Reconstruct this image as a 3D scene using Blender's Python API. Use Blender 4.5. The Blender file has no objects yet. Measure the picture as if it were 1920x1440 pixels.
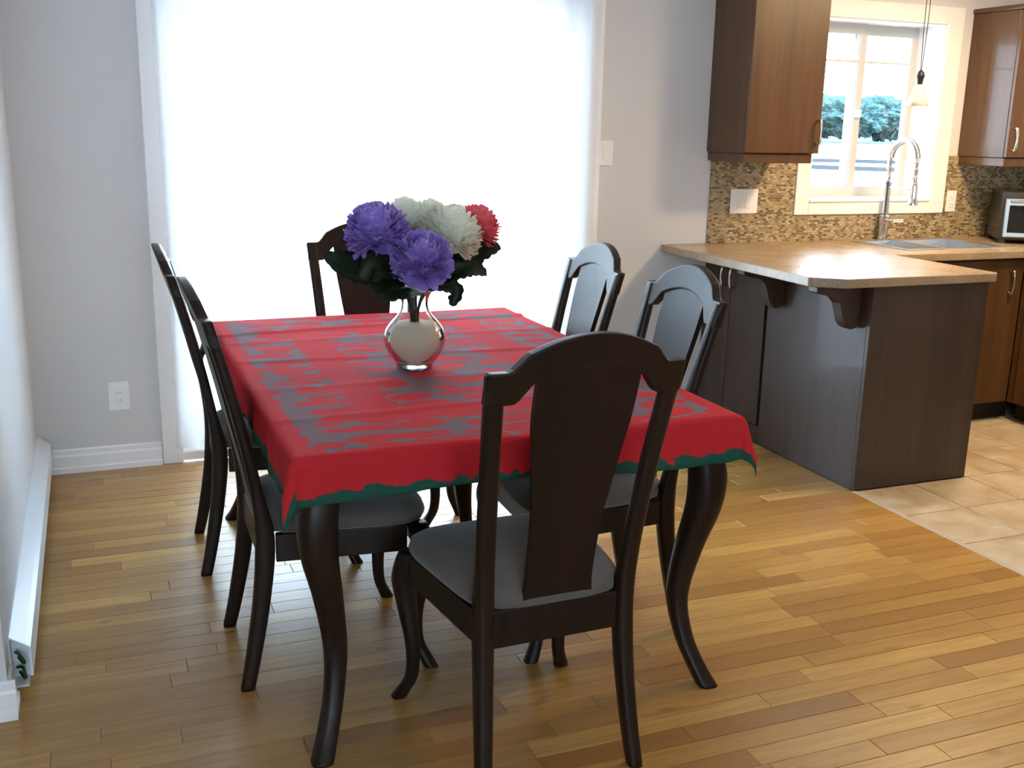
import bpy, bmesh, math, random
from mathutils import Vector, Matrix, noise as mnoise

random.seed(7)
C = bpy.context.scene.collection
SC = bpy.context.scene

# ------------------------------------------------------------------ camera
CAM = (-2.932, -4.669, 1.492); YAW, PITCH, ROLL = 0.38148, 0.24348, 0.02057; FPX = 1968.0
def cam_setup():
    cy, sy, cp, sp = math.cos(YAW), math.sin(YAW), math.cos(PITCH), math.sin(PITCH)
    f = Vector((sy*cp, cy*cp, -sp)); r = Vector((cy, -sy, 0)); u = r.cross(f)
    c, s = math.cos(ROLL), math.sin(ROLL)
    r2, u2 = r*c+u*s, -r*s+u*c
    cd = bpy.data.cameras.new('camera'); cd.sensor_fit = 'HORIZONTAL'; cd.sensor_width = 36.0
    cd.lens = FPX/1920*36.0; cd.clip_start = 0.05; cd.clip_end = 500
    o = bpy.data.objects.new('camera', cd); C.objects.link(o)
    m = Matrix((r2, u2, -f)).transposed().to_4x4(); m.translation = Vector(CAM)
    o.matrix_world = m; SC.camera = o
cam_setup()

# ------------------------------------------------------------------ world and exposure
W = bpy.data.worlds.new('overcast_sky'); SC.world = W; W.use_nodes = True
bg = W.node_tree.nodes['Background']
bg.inputs['Color'].default_value = (0.66, 0.82, 1.0, 1); bg.inputs['Strength'].default_value = 12.5
SC.view_settings.view_transform = 'Standard'; SC.view_settings.look = 'None'
SC.view_settings.gamma = 1.0; SC.view_settings.use_curve_mapping = False
SC.view_settings.exposure = 0.5
KITCHEN_W = 25.0      # watts of each kitchen ceiling lamp
LIVING_W = 3.0
LAMP_COL = (1.0, 0.72, 0.40)

# ------------------------------------------------------------------ materials
def mat(name, col, rough=0.5, spec=0.5, metal=0.0, coat=0.0, sheen=0.0):
    m = bpy.data.materials.new(name); m.use_nodes = True
    b = m.node_tree.nodes['Principled BSDF']
    b.inputs['Base Color'].default_value = (*col, 1); b.inputs['Roughness'].default_value = rough
    b.inputs['Specular IOR Level'].default_value = spec; b.inputs['Metallic'].default_value = metal
    b.inputs['Coat Weight'].default_value = coat; b.inputs['Sheen Weight'].default_value = sheen
    return m
class N:
    """small wrapper to write node graphs briefly"""
    def __init__(s, m): s.m = m; s.t = m.node_tree; s.b = s.t.nodes['Principled BSDF']
    def new(s, typ, **kw):
        n = s.t.nodes.new(typ)
        for k, v in kw.items(): setattr(n, k, v)
        return n
    def link(s, a, b): s.t.links.new(a, b)
    def set(s, sock, v):
        if hasattr(v, 'is_output') or hasattr(v, 'links'): s.link(v, sock)
        else: sock.default_value = v
    def math(s, op, a, b=0.0, c=None, clamp=False):
        n = s.new('ShaderNodeMath', operation=op, use_clamp=clamp)
        s.set(n.inputs[0], a); s.set(n.inputs[1], b)
        if c is not None: s.set(n.inputs[2], c)
        return n.outputs[0]
    def vmath(s, op, a, b):
        n = s.new('ShaderNodeVectorMath', operation=op); s.set(n.inputs[0], a); s.set(n.inputs[1], b)
        return n.outputs[0]
    def noise(s, vec, scale, detail=3.0, rough=0.55, dist=0.0):
        n = s.new('ShaderNodeTexNoise'); s.set(n.inputs['Vector'], vec); n.inputs['Scale'].default_value = scale
        n.inputs['Detail'].default_value = detail; n.inputs['Roughness'].default_value = rough
        n.inputs['Distortion'].default_value = dist
        return n.outputs['Fac']
    def ramp(s, fac, stops, interp='LINEAR'):
        n = s.new('ShaderNodeValToRGB'); n.color_ramp.interpolation = interp; e = n.color_ramp.elements
        while len(e) < len(stops): e.new(0.5)
        for k, (p, c) in enumerate(stops): e[k].position = p; e[k].color = (*c, 1)
        s.set(n.inputs[0], fac); return n.outputs[0]
    def mix(s, fac, a, b, blend='MIX'):
        n = s.new('ShaderNodeMix', data_type='RGBA', blend_type=blend)
        s.set(n.inputs[0], fac)
        for i, v in ((6, a), (7, b)):
            if isinstance(v, tuple): n.inputs[i].default_value = (*v, 1)
            else: s.link(v, n.inputs[i])
        return n.outputs[2]
    def coord(s, out='Object'): return s.new('ShaderNodeTexCoord').outputs[out]
    def bump(s, h, strength=0.2, dist=0.002):
        n = s.new('ShaderNodeBump'); n.inputs['Strength'].default_value = strength; n.inputs['Distance'].default_value = dist
        s.link(h, n.inputs['Height']); s.link(n.outputs[0], s.b.inputs['Normal'])
def wood(name, dark, light, axis=2, rough=0.35, coat=0.0, fine=60.0, along=3.0, spec=0.5):
    m = mat(name, dark, rough, spec=spec, coat=coat); g = N(m)
    sc = [fine]*3; sc[axis] = along
    v = g.vmath('MULTIPLY', g.coord(), tuple(sc))
    a = g.noise(v, 1.0, 4, 0.6, 0.4)
    v2 = g.vmath('MULTIPLY', g.coord(), tuple(x*0.13 for x in sc)); b = g.noise(v2, 1.0, 2, 0.5, 0.6)
    f = g.math('ADD', g.math('MULTIPLY', a, 0.55), g.math('MULTIPLY', b, 0.6))
    g.link(g.ramp(f, [(0.35, dark), (0.78, light)]), g.b.inputs['Base Color'])
    g.bump(a, 0.08, 0.001)
    return m
M = {}
def wall_paint(name, col):
    m = mat(name, col, 0.6, spec=0.3); g = N(m); g.bump(g.noise(g.coord(), 180.0, 2), 0.05, 0.001); return m
M['wall'] = wall_paint('wall_paint', (0.70, 0.70, 0.705))
M['ceiling'] = wall_paint('ceiling_paint', (0.88, 0.87, 0.86))
M['trim'] = mat('white_trim_paint', (0.91, 0.915, 0.92), 0.35)
M['plate'] = mat('white_plastic', (0.90, 0.90, 0.89), 0.3)
M['plate_dark'] = mat('slot_plastic', (0.12, 0.11, 0.10), 0.5)
M['heater'] = mat('heater_enamel', (0.72, 0.75, 0.78), 0.32)
M['espresso'] = wood('espresso_wood', (0.010, 0.006, 0.0045), (0.026, 0.015, 0.011), 2, 0.40, spec=0.24)
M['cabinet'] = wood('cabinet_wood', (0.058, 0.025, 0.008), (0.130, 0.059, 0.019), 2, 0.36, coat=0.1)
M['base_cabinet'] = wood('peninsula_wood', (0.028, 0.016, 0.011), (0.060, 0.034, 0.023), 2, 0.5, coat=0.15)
M['toe'] = mat('toe_kick_board', (0.010, 0.007, 0.006), 0.6)
M['chrome'] = mat('chrome', (0.75, 0.76, 0.78), 0.12, metal=1.0)
M['steel'] = mat('brushed_steel', (0.66, 0.68, 0.70), 0.28, metal=1.0)
M['nickel'] = mat('nickel_handle', (0.62, 0.58, 0.50), 0.22, metal=1.0)
M['black'] = mat('black_plastic', (0.012, 0.012, 0.012), 0.4)
M['oven'] = mat('oven_dark_enamel', (0.03, 0.03, 0.028), 0.25)
M['fabric'] = mat('seat_fabric', (0.115, 0.100, 0.088), 0.9, spec=0.2, sheen=0.3)
g = N(M['fabric']); g.bump(g.noise(g.coord(), 500.0, 2), 0.3, 0.001)
M['concrete'] = mat('pale_concrete', (0.62, 0.62, 0.60), 0.9)
M['lawn'] = mat('lawn_grass', (0.08, 0.20, 0.06), 0.95)
g = N(M['lawn']); g.link(g.ramp(g.noise(g.coord(), 0.6, 5), [(0.3, (0.028, 0.062, 0.042)), (0.7, (0.038, 0.076, 0.050))]), g.b.inputs['Base Color'])
M['leafy'] = mat('tree_foliage', (0.02, 0.07, 0.045), 0.9)
g = N(M['leafy']); g.link(g.ramp(g.noise(g.coord(), 3.0, 5), [(0.35, (0.022, 0.066, 0.072)), (0.7, (0.042, 0.100, 0.102))]), g.b.inputs['Base Color'])  # blue-teal distance haze is put into the foliage colour
M['bark'] = mat('tree_bark', (0.05, 0.035, 0.025), 0.9)
M['pool_white'] = mat('pool_wall_white', (0.75, 0.78, 0.82), 0.5)
M['pool_rim'] = mat('pool_rim_grey', (0.034, 0.038, 0.044), 0.6, spec=0.1)
M['sash'] = mat('shaded_white_vinyl', (0.56, 0.55, 0.53), 0.4)  # white vinyl, its shade put into the grey colour
M['sand'] = mat('cream_sand', (0.66, 0.55, 0.40), 0.95)
g = N(M['sand']); g.bump(g.noise(g.coord(), 900.0, 2), 0.4, 0.001)
M['leaf'] = mat('dark_green_leaf', (0.010, 0.030, 0.014), 0.45)
g = N(M['leaf']); g.link(g.ramp(g.noise(g.coord(), 40.0, 3), [(0.3, (0.006, 0.018, 0.010)), (0.7, (0.018, 0.050, 0.020))]), g.b.inputs['Base Color'])
M['stem'] = mat('green_stem', (0.02, 0.035, 0.02), 0.5)
def petal_mat(name, a, b):
    m = mat(name, a, 0.7, spec=0.2); g = N(m)
    gi = g.new('ShaderNodeNewGeometry').outputs['Random Per Island']
    g.link(g.ramp(gi, [(0.0, a), (1.0, b)]), g.b.inputs['Base Color'])
    tl = g.new('ShaderNodeBsdfTranslucent'); mx = g.new('ShaderNodeMixShader'); mx.inputs[0].default_value = 0.22
    g.link(g.b.inputs['Base Color'].links[0].from_socket, tl.inputs[0])
    out = [n for n in g.t.nodes if n.type == 'OUTPUT_MATERIAL'][0]
    g.link(g.b.outputs[0], mx.inputs[1]); g.link(tl.outputs[0], mx.inputs[2]); g.link(mx.outputs[0], out.inputs[0])
    return m
M['purple'] = petal_mat('purple_petals', (0.32, 0.20, 0.68), (0.52, 0.40, 0.86))
M['white'] = petal_mat('cream_white_petals', (0.88, 0.88, 0.70), (0.95, 0.95, 0.86))
M['coral'] = petal_mat('coral_petals', (0.80, 0.10, 0.14), (0.92, 0.22, 0.24))

# oak floor planks: tone differs from plank to plank
def oak():
    m = mat('oak_plank', (0.36, 0.19, 0.06), 0.22, spec=0.5); g = N(m)
    rnd = g.math('FRACT', g.math('ADD', g.new('ShaderNodeObjectInfo').outputs['Random'],
                                 g.new('ShaderNodeNewGeometry').outputs['Random Per Island']))
    off = g.new('ShaderNodeCombineXYZ'); 
    for i in range(3): g.link(g.math('MULTIPLY', rnd, 37.0+11*i), off.inputs[i])
    v = g.vmath('ADD', g.vmath('MULTIPLY', g.coord(), (3.0, 42.0, 42.0)), off.outputs[0])
    gr = g.noise(v, 1.0, 5, 0.6, 0.7)
    v2 = g.vmath('ADD', g.vmath('MULTIPLY', g.coord(), (6.0, 16.0, 16.0)), off.outputs[0])
    kn = g.noise(v2, 1.0, 1, 0.5, 0.0)
    base = g.ramp(rnd, [(0.0, (0.31, 0.148, 0.036)), (0.22, (0.43, 0.228, 0.058)), (0.45, (0.50, 0.285, 0.076)),
                        (0.65, (0.37, 0.188, 0.046)), (0.85, (0.57, 0.345, 0.098)), (1.0, (0.46, 0.252, 0.066))])
    c = g.mix(g.math('MULTIPLY', g.math('SUBTRACT', 0.62, gr, clamp=True), 1.6, clamp=True), base, (0.24, 0.112, 0.028))
    c = g.mix(g.math('MULTIPLY', g.math('SUBTRACT', kn, 0.72, clamp=True), 5.0, clamp=True), c, (0.07, 0.035, 0.016))
    g.link(c, g.b.inputs['Base Color'])
    g.link(g.math('ADD', 0.24, g.math('MULTIPLY', gr, 0.16)), g.b.inputs['Roughness'])
    g.bump(gr, 0.05, 0.0006)
    return m
M['oak'] = oak()
M['subfloor'] = mat('subfloor_dark', (0.05, 0.028, 0.014), 0.8)
def tile_mat():
    m = mat('floor_tile_ceramic', (0.45, 0.36, 0.25), 0.3); g = N(m)
    oi = g.new('ShaderNodeObjectInfo').outputs['Random']
    rnd = g.math('FRACT', g.math('ADD', oi, g.new('ShaderNodeNewGeometry').outputs['Random Per Island']))
    off = g.new('ShaderNodeCombineXYZ')
    for i in range(3): g.link(g.math('MULTIPLY', rnd, 23.0+7*i), off.inputs[i])
    f = g.noise(g.vmath('ADD', g.coord(), off.outputs[0]), 7.0, 5, 0.55, 0.6)
    g.link(g.ramp(f, [(0.3, (0.40, 0.29, 0.175)), (0.5, (0.52, 0.42, 0.29)), (0.72, (0.62, 0.55, 0.42))]), g.b.inputs['Base Color'])
    return m
M['tile'] = tile_mat()
M['grout'] = mat('floor_grout', (0.17, 0.14, 0.11), 0.9)
def counter_mat():
    m = mat('laminate_counter', (0.33, 0.22, 0.13), 0.27, spec=0.7); g = N(m)
    f = g.noise(g.coord(), 90.0, 4, 0.7); f2 = g.noise(g.coord(), 8.0, 3)
    g.link(g.ramp(g.math('ADD', g.math('MULTIPLY', f, 0.6), g.math('MULTIPLY', f2, 0.4)),
                  [(0.35, (0.24, 0.165, 0.10)), (0.6, (0.38, 0.28, 0.18))]), g.b.inputs['Base Color'])
    return m
M['counter'] = counter_mat()
def mosaic():
    m = mat('glass_stone_mosaic', (0.3, 0.22, 0.1), 0.3); g = N(m)
    co = g.new('ShaderNodeSeparateXYZ'); g.link(g.coord(), co.inputs[0])
    cb = g.new('ShaderNodeCombineXYZ'); g.link(co.outputs[0], cb.inputs[0]); g.link(co.outputs[2], cb.inputs[1])
    br = g.new('ShaderNodeTexBrick'); g.link(cb.outputs[0], br.inputs['Vector'])
    br.inputs['Scale'].default_value = 1.0; br.inputs['Brick Width'].default_value = 0.022; br.inputs['Row Height'].default_value = 0.011
    br.inputs['Mortar Size'].default_value = 0.0016; br.inputs['Bias'].default_value = 0.0
    br.inputs['Color1'].default_value = (0, 0, 0, 1); br.inputs['Color2'].default_value = (1, 1, 1, 1); br.inputs['Mortar'].default_value = (0.5, 0.5, 0.5, 1)
    tone = g.ramp(br.outputs['Color'], [(0.0, (0.10, 0.070, 0.035)), (0.16, (0.36, 0.27, 0.13)), (0.36, (0.17, 0.120, 0.06)),
                                        (0.50, (0.44, 0.34, 0.18)), (0.72, (0.26, 0.185, 0.085)), (0.84, (0.52, 0.44, 0.29))], 'CONSTANT')
    c = g.mix(br.outputs['Fac'], tone, (0.30, 0.24, 0.16))
    g.link(c, g.b.inputs['Base Color'])
    g.bump(g.math('SUBTRACT', 1.0, br.outputs['Fac']), 0.4, 0.001)
    return m
M['mosaic'] = mosaic()

def glassy(name, tint=(1, 1, 1), refl=0.08):
    """thin window glass: see-through with a faint mirror coat"""
    m = bpy.data.materials.new(name); m.use_nodes = True; t = m.node_tree; t.nodes.clear()
    o = t.nodes.new('ShaderNodeOutputMaterial'); mx = t.nodes.new('ShaderNodeMixShader')
    a = t.nodes.new('ShaderNodeBsdfTransparent'); a.inputs[0].default_value = (*tint, 1)
    b = t.nodes.new('ShaderNodeBsdfGlossy'); b.inputs['Roughness'].default_value = 0.02
    lw = t.nodes.new('ShaderNodeLayerWeight'); lw.inputs[0].default_value = refl*2
    t.links.new(lw.outputs['Fresnel'], mx.inputs[0]); t.links.new(a.outputs[0], mx.inputs[1]); t.links.new(b.outputs[0], mx.inputs[2])
    t.links.new(mx.outputs[0], o.inputs[0]); return m
M['pane'] = glassy('window_glass', (0.97, 0.985, 0.98), 0.1)
M['vase'] = glassy('clear_vase_glass', (0.95, 0.97, 0.98), 0.09)
M['oven_glass'] = mat('oven_door_glass', (0.015, 0.015, 0.013), 0.06)
def sheer():
    m = bpy.data.materials.new('sheer_voile'); m.use_nodes = True; t = m.node_tree; t.nodes.clear()
    o = t.nodes.new('ShaderNodeOutputMaterial')
    tr = t.nodes.new('ShaderNodeBsdfTransparent'); tr.inputs[0].default_value = (1, 1, 1, 1)
    tl = t.nodes.new('ShaderNodeBsdfTranslucent'); tl.inputs[0].default_value = (0.92, 0.94, 0.97, 1)
    df = t.nodes.new('ShaderNodeBsdfDiffuse'); df.inputs[0].default_value = (0.88, 0.90, 0.93, 1)
    m1 = t.nodes.new('ShaderNodeMixShader'); m1.inputs[0].default_value = 0.35
    t.links.new(tl.outputs[0], m1.inputs[1]); t.links.new(df.outputs[0], m1.inputs[2])
    m2 = t.nodes.new('ShaderNodeMixShader'); m2.inputs[0].default_value = 0.45
    t.links.new(tr.outputs[0], m2.inputs[1]); t.links.new(m1.outputs[0], m2.inputs[2])
    t.links.new(m2.outputs[0], o.inputs[0]); return m
M['sheer'] = sheer()
M['shade'] = mat('cream_glass_shade', (0.84, 0.78, 0.60), 0.35)
M['lamp_glass'] = mat('lit_lamp_diffuser', (0.9, 0.85, 0.75), 0.5)
M['lamp_glass'].node_tree.nodes['Principled BSDF'].inputs['Emission Color'].default_value = (*LAMP_COL, 1)
M['lamp_glass'].node_tree.nodes['Principled BSDF'].inputs['Emission Strength'].default_value = 3.0

# tablecloth print: UV is metres from the table's centre
TX0, TX1, TY0, TY1, TZ = -2.552, -1.402, -2.452, -0.758, 0.765
DROP = 0.115
def cloth_mat():
    m = mat('printed_red_cloth', (0.5, 0.03, 0.04), 0.85, spec=0.08); g = N(m)
    uv = g.coord('UV'); s = g.new('ShaderNodeSeparateXYZ'); g.link(uv, s.inputs[0])
    hx, hy = (TX1-TX0)/2, (TY1-TY0)/2
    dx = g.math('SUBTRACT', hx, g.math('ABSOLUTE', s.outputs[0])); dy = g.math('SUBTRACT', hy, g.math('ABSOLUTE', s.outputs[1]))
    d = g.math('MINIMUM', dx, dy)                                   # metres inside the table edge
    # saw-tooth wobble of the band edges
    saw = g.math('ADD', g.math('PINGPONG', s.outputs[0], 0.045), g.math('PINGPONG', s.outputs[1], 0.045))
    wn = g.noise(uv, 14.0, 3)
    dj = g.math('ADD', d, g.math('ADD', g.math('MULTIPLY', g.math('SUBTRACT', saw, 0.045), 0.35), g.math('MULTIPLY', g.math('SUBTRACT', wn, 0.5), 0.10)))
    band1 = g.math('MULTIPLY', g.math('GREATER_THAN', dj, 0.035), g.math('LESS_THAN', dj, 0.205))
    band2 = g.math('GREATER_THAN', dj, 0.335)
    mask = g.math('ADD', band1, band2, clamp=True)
    # leaf shapes: two layers of stretched cells
    wv = g.new('ShaderNodeTexNoise'); wv.inputs['Scale'].default_value = 9.0; g.link(uv, wv.inputs['Vector'])
    wob = g.vmath('MULTIPLY', g.vmath('SUBTRACT', wv.outputs['Color'], (0.5, 0.5, 0.5)), (0.05, 0.05, 0.0))
    uvw = g.vmath('ADD', uv, wob)
    def leaves(scale, off, thr):
        v = g.vmath('ADD', g.vmath('MULTIPLY', uvw, scale), off)
        n = g.new('ShaderNodeTexVoronoi'); n.voronoi_dimensions = '2D'; n.inputs['Scale'].default_value = 1.0
        n.inputs['Randomness'].default_value = 0.55; g.link(v, n.inputs['Vector'])
        return g.math('LESS_THAN', n.outputs['Distance'], thr)
    lv = g.math('MAXIMUM', leaves((4.9, 10.2, 1), (0.3, 0.2, 0), 0.33), leaves((5.6, 11.5, 1), (3.7, 5.1, 0), 0.22))
    mask = g.math('MULTIPLY', mask, g.math('SUBTRACT', 1.0, lv))
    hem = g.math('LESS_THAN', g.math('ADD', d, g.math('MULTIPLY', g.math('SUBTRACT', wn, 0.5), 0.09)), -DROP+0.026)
    fine = g.noise(uv, 220.0, 2)
    red = g.mix(fine, (0.46, 0.018, 0.026), (0.58, 0.030, 0.036))
    c = g.mix(mask, red, (0.195, 0.112, 0.128))  # mauve: window glare on the green print, painted into its colour
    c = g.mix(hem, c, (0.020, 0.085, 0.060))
    g.link(c, g.b.inputs['Base Color']); g.bump(fine, 0.15, 0.0008)
    return m
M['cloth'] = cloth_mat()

# ------------------------------------------------------------------ mesh helpers
def finish(name, bm, m=None, parent=None, smooth=False, loc=None, rotz=None):
    bmesh.ops.recalc_face_normals(bm, faces=bm.faces[:])
    me = bpy.data.meshes.new(name); bm.to_mesh(me); bm.free()
    return link(name, me, m, parent, smooth, loc, rotz)
def link(name, me, m=None, parent=None, smooth=False, loc=None, rotz=None):
    if m is not None and not me.materials: me.materials.append(M[m] if isinstance(m, str) else m)
    if smooth:
        me.polygons.foreach_set('use_smooth', [True]*len(me.polygons))
    o = bpy.data.objects.new(name, me); C.objects.link(o)
    if parent: o.parent = parent
    if loc is not None: o.location = loc
    if rotz is not None: o.rotation_euler = (0, 0, rotz)
    return o
def tag(o, label, cat, group=None, kind=None):
    if label: o['label'] = label
    if cat: o['category'] = cat
    if group: o['group'] = group
    if kind: o['kind'] = kind
    return o
def thing(name, label, cat, loc=(0, 0, 0), rotz=0.0, group=None):
    o = bpy.data.objects.new(name, None); C.objects.link(o); o.empty_display_size = 0.1
    o.location = loc; o.rotation_euler = (0, 0, rotz)
    return tag(o, label, cat, group)
def structure(o, label=None): 
    o['kind'] = 'structure'
    if label: o['label'] = label
    return o
def box(bm, x0, x1, y0, y1, z0, z1, bev=0.0, seg=1):
    r = bmesh.ops.create_cube(bm, size=1.0)
    vs = r['verts']
    for v in vs:
        v.co = Vector(((x0+x1)/2+v.co.x*(x1-x0), (y0+y1)/2+v.co.y*(y1-y0), (z0+z1)/2+v.co.z*(z1-z0)))
    if bev > 0:
        es = list({e for v in vs for e in v.link_edges})
        bmesh.ops.bevel(bm, geom=es, offset=bev, segments=seg, affect='EDGES', profile=0.5)
def boxo(name, dims, m, parent=None, bev=0.0, seg=1):
    bm = bmesh.new(); box(bm, *dims, bev=bev, seg=seg); return finish(name, bm, m, parent)
def prism(outer, z0, z1, holes=(), axes='xy', bev=0.0):
    """polygon (with holes) in a plane, extruded along the third axis"""
    bm = bmesh.new()
    def P(a, b, c):
        return {'xy': (a, b, c), 'xz': (a, c, b), 'yz': (c, a, b)}[axes]
    es = []
    for loop in (outer, *holes):
        vs = [bm.verts.new(P(a, b, z0)) for a, b in loop]
        es += [bm.edges.new((vs[i], vs[(i+1) % len(vs)])) for i in range(len(vs))]
    bmesh.ops.triangle_fill(bm, edges=es, use_beauty=True, use_dissolve=False)
    fs = bm.faces[:]
    r = bmesh.ops.extrude_face_region(bm, geom=fs)
    d = Vector(P(0, 0, z1-z0))
    bmesh.ops.translate(bm, vec=d, verts=[v for v in r['geom'] if isinstance(v, bmesh.types.BMVert)])
    bmesh.ops.recalc_face_normals(bm, faces=bm.faces[:])
    if bev > 0:
        bmesh.ops.dissolve_limit(bm, angle_limit=0.01, verts=bm.verts[:], edges=bm.edges[:])
        e2 = [e for e in bm.edges if len(e.link_faces) == 2 and e.calc_face_angle(0) > 0.6]
        bmesh.ops.bevel(bm, geom=e2, offset=bev, segments=2, affect='EDGES', profile=0.5)
    return bm
def rect(x0, x1, y0, y1): return [(x0, y0), (x1, y0), (x1, y1), (x0, y1)]
def cr(pts, n):
    """Catmull-Rom resample of tuples"""
    out = []; P = [pts[0]]+list(pts)+[pts[-1]]
    for i in range(1, len(P)-2):
        for k in range(n):
            t = k/n
            out.append(tuple(0.5*((2*b)+(c-a)*t+(2*a-5*b+4*c-d)*t*t+(3*b-a-3*c+d)*t**3)
                             for a, b, c, d in zip(P[i-1], P[i], P[i+1], P[i+2])))
    out.append(tuple(pts[-1])); return out
def sweep_z(bm, secs, n=5, ns=16, power=4.0):
    """upright limb: sections (x, y, z, width_x, width_y), rounded-square outline"""
    rings = []
    for x, y, z, wx, wy in cr(secs, n):
        ring = []
        for k in range(ns):
            a = 2*math.pi*(k+0.5)/ns; c, s = math.cos(a), math.sin(a)
            q = (abs(c)**power+abs(s)**power)**(-1/power)
            ring.append(bm.verts.new((x+wx/2*q*c, y+wy/2*q*s, z)))
        rings.append(ring)
    for a, b in zip(rings, rings[1:]):
        for k in range(ns): bm.faces.new((a[k], a[(k+1) % ns], b[(k+1) % ns], b[k]))
    bm.faces.new(rings[0]); bm.faces.new(rings[-1][::-1])
def tube(bm, pts, r, ns=10, n=1, cap=True):
    """round tube along a path; r a number or one per point"""
    if n > 1:
        q = cr([(*p, (r if not isinstance(r, (list, tuple)) else r[i])) for i, p in enumerate(pts)], n)
        pts = [p[:3] for p in q]; r = [p[3] for p in q]
    P = [Vector(p) for p in pts]; R = r if isinstance(r, (list, tuple)) else [r]*len(P)
    up = None; rings = []
    for i, p in enumerate(P):
        t = (P[min(i+1, len(P)-1)]-P[max(i-1, 0)]).normalized()
        if up is None: up = t.orthogonal().normalized()
        up = (up-t*up.dot(t)).normalized(); s = t.cross(up)
        rings.append([bm.verts.new(p+(up*math.cos(2*math.pi*k/ns)+s*math.sin(2*math.pi*k/ns))*R[i]) for k in range(ns)])
    for a, b in zip(rings, rings[1:]):
        for k in range(ns): bm.faces.new((a[k], a[(k+1) % ns], b[(k+1) % ns], b[k]))
    if cap: bm.faces.new(rings[0][::-1]); bm.faces.new(rings[-1])
def lathe(bm, prof, ns=32, cx=0, cy=0, cap0=False, cap1=False):
    rings = [[bm.verts.new((cx+r*math.cos(2*math.pi*k/ns), cy+r*math.sin(2*math.pi*k/ns), z)) for k in range(ns)] for r, z in prof]
    for a, b in zip(rings, rings[1:]):
        for k in range(ns): bm.faces.new((a[k], a[(k+1) % ns], b[(k+1) % ns], b[k]))
    if cap0: bm.faces.new(rings[0][::-1])
    if cap1: bm.faces.new(rings[-1])
def copy_tree(o, parent=None):
    c = o.copy(); C.objects.link(c); c.parent = parent
    for ch in list(o.children): copy_tree(ch, c)
    return c

# ------------------------------------------------------------------ setting: walls, ceiling, floors
XL, XR, YREAR, XFAR, H = -3.212, 2.17, -7.5, -6.5, 2.44
DX0, DX1, DZ = -2.63, -0.70, 2.13                     # patio door opening
WX0, WX1, WZ0, WZ1 = 0.60, 1.42, 1.12, 2.06           # kitchen window opening
WT = 0.24
structure(finish('wall_back', prism([(XL-0.12, -0.02), (DX0, -0.02), (DX0, DZ), (DX1, DZ), (DX1, -0.02), (XR+0.12, -0.02), (XR+0.12, H+0.02), (XL-0.12, H+0.02)],
                                    0.0, WT, holes=[rect(WX0, WX1, WZ0, WZ1)], axes='xz'), 'wall'))
structure(finish('wall_left', prism([(XL, 0.0), (XL, -1.992), (XFAR, -1.992), (XFAR, -1.87), (XL-0.12, -1.87), (XL-0.12, 0.0)], -0.02, H+0.02), 'wall'))
structure(boxo('wall_right', (XR, XR+0.12, YREAR, 0.0, -0.02, H+0.02), 'wall'))
RW = (-4.1, -2.1, 0.75, 2.15)                           # unseen living-room window added behind the viewer for fill light
structure(finish('wall_rear', prism(rect(XFAR-0.12, XR+0.12, -0.02, H+0.02), YREAR-0.12, YREAR, holes=[rect(*RW)], axes='xz'), 'wall'))
rw = structure(finish('fill_window', prism(rect(*RW), YREAR-0.10, YREAR-0.02, holes=[rect(RW[0]+0.05, -3.13, 0.80, 2.10), rect(-3.07, RW[1]-0.05, 0.80, 2.10)], axes='xz'), 'trim'), 'wide unseen living-room window added behind the viewer for fill light')
for a_, b_ in ((RW[0]+0.05, -3.13), (-3.07, RW[1]-0.05)): boxo('pane', (a_, b_, YREAR-0.065, YREAR-0.06, 0.80, 2.10), 'pane', rw)
structure(boxo('wall_far_left', (XFAR-0.12, XFAR, YREAR, -1.87, -0.02, H+0.02), 'wall'))
structure(boxo('ceiling', (XFAR-0.12, XR+0.12, YREAR-0.12, WT, H, H+0.1), 'ceiling'))

# wooden floor: planks 7 cm wide along X, each its own piece
floor = structure(boxo('floor', (XFAR, 0.0, YREAR, 0.0, -0.08, -0.0065), 'subfloor'), 'narrow orange oak plank floor')
PW = 0.0705
def plank_mesh(L, w=PW):
    bm = bmesh.new(); x, y, g_, b = L/2-0.0004, w/2-0.0004, 0.0, 0.0010
    lo = [bm.verts.new(p) for p in ((-x, -y, -0.006), (x, -y, -0.006), (x, y, -0.006), (-x, y, -0.006))]
    mi = [bm.verts.new((p.co.x, p.co.y, -0.0016)) for p in lo]
    hi = [bm.verts.new((math.copysign(x-b, p.co.x), math.copysign(y-b, p.co.y), 0)) for p in lo]
    for a, b_ in ((lo, mi), (mi, hi)):
        for k in range(4): bm.faces.new((a[k], a[(k+1) % 4], b_[(k+1) % 4], b_[k]))
    bm.faces.new(hi)
    me = bpy.data.meshes.new('plank'); bm.to_mesh(me); bm.free(); me.materials.append(M['oak']); return me
plank_cache = {}
rngp = random.Random(21)
rest = bmesh.new()
y = 0.0; row = 0
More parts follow.
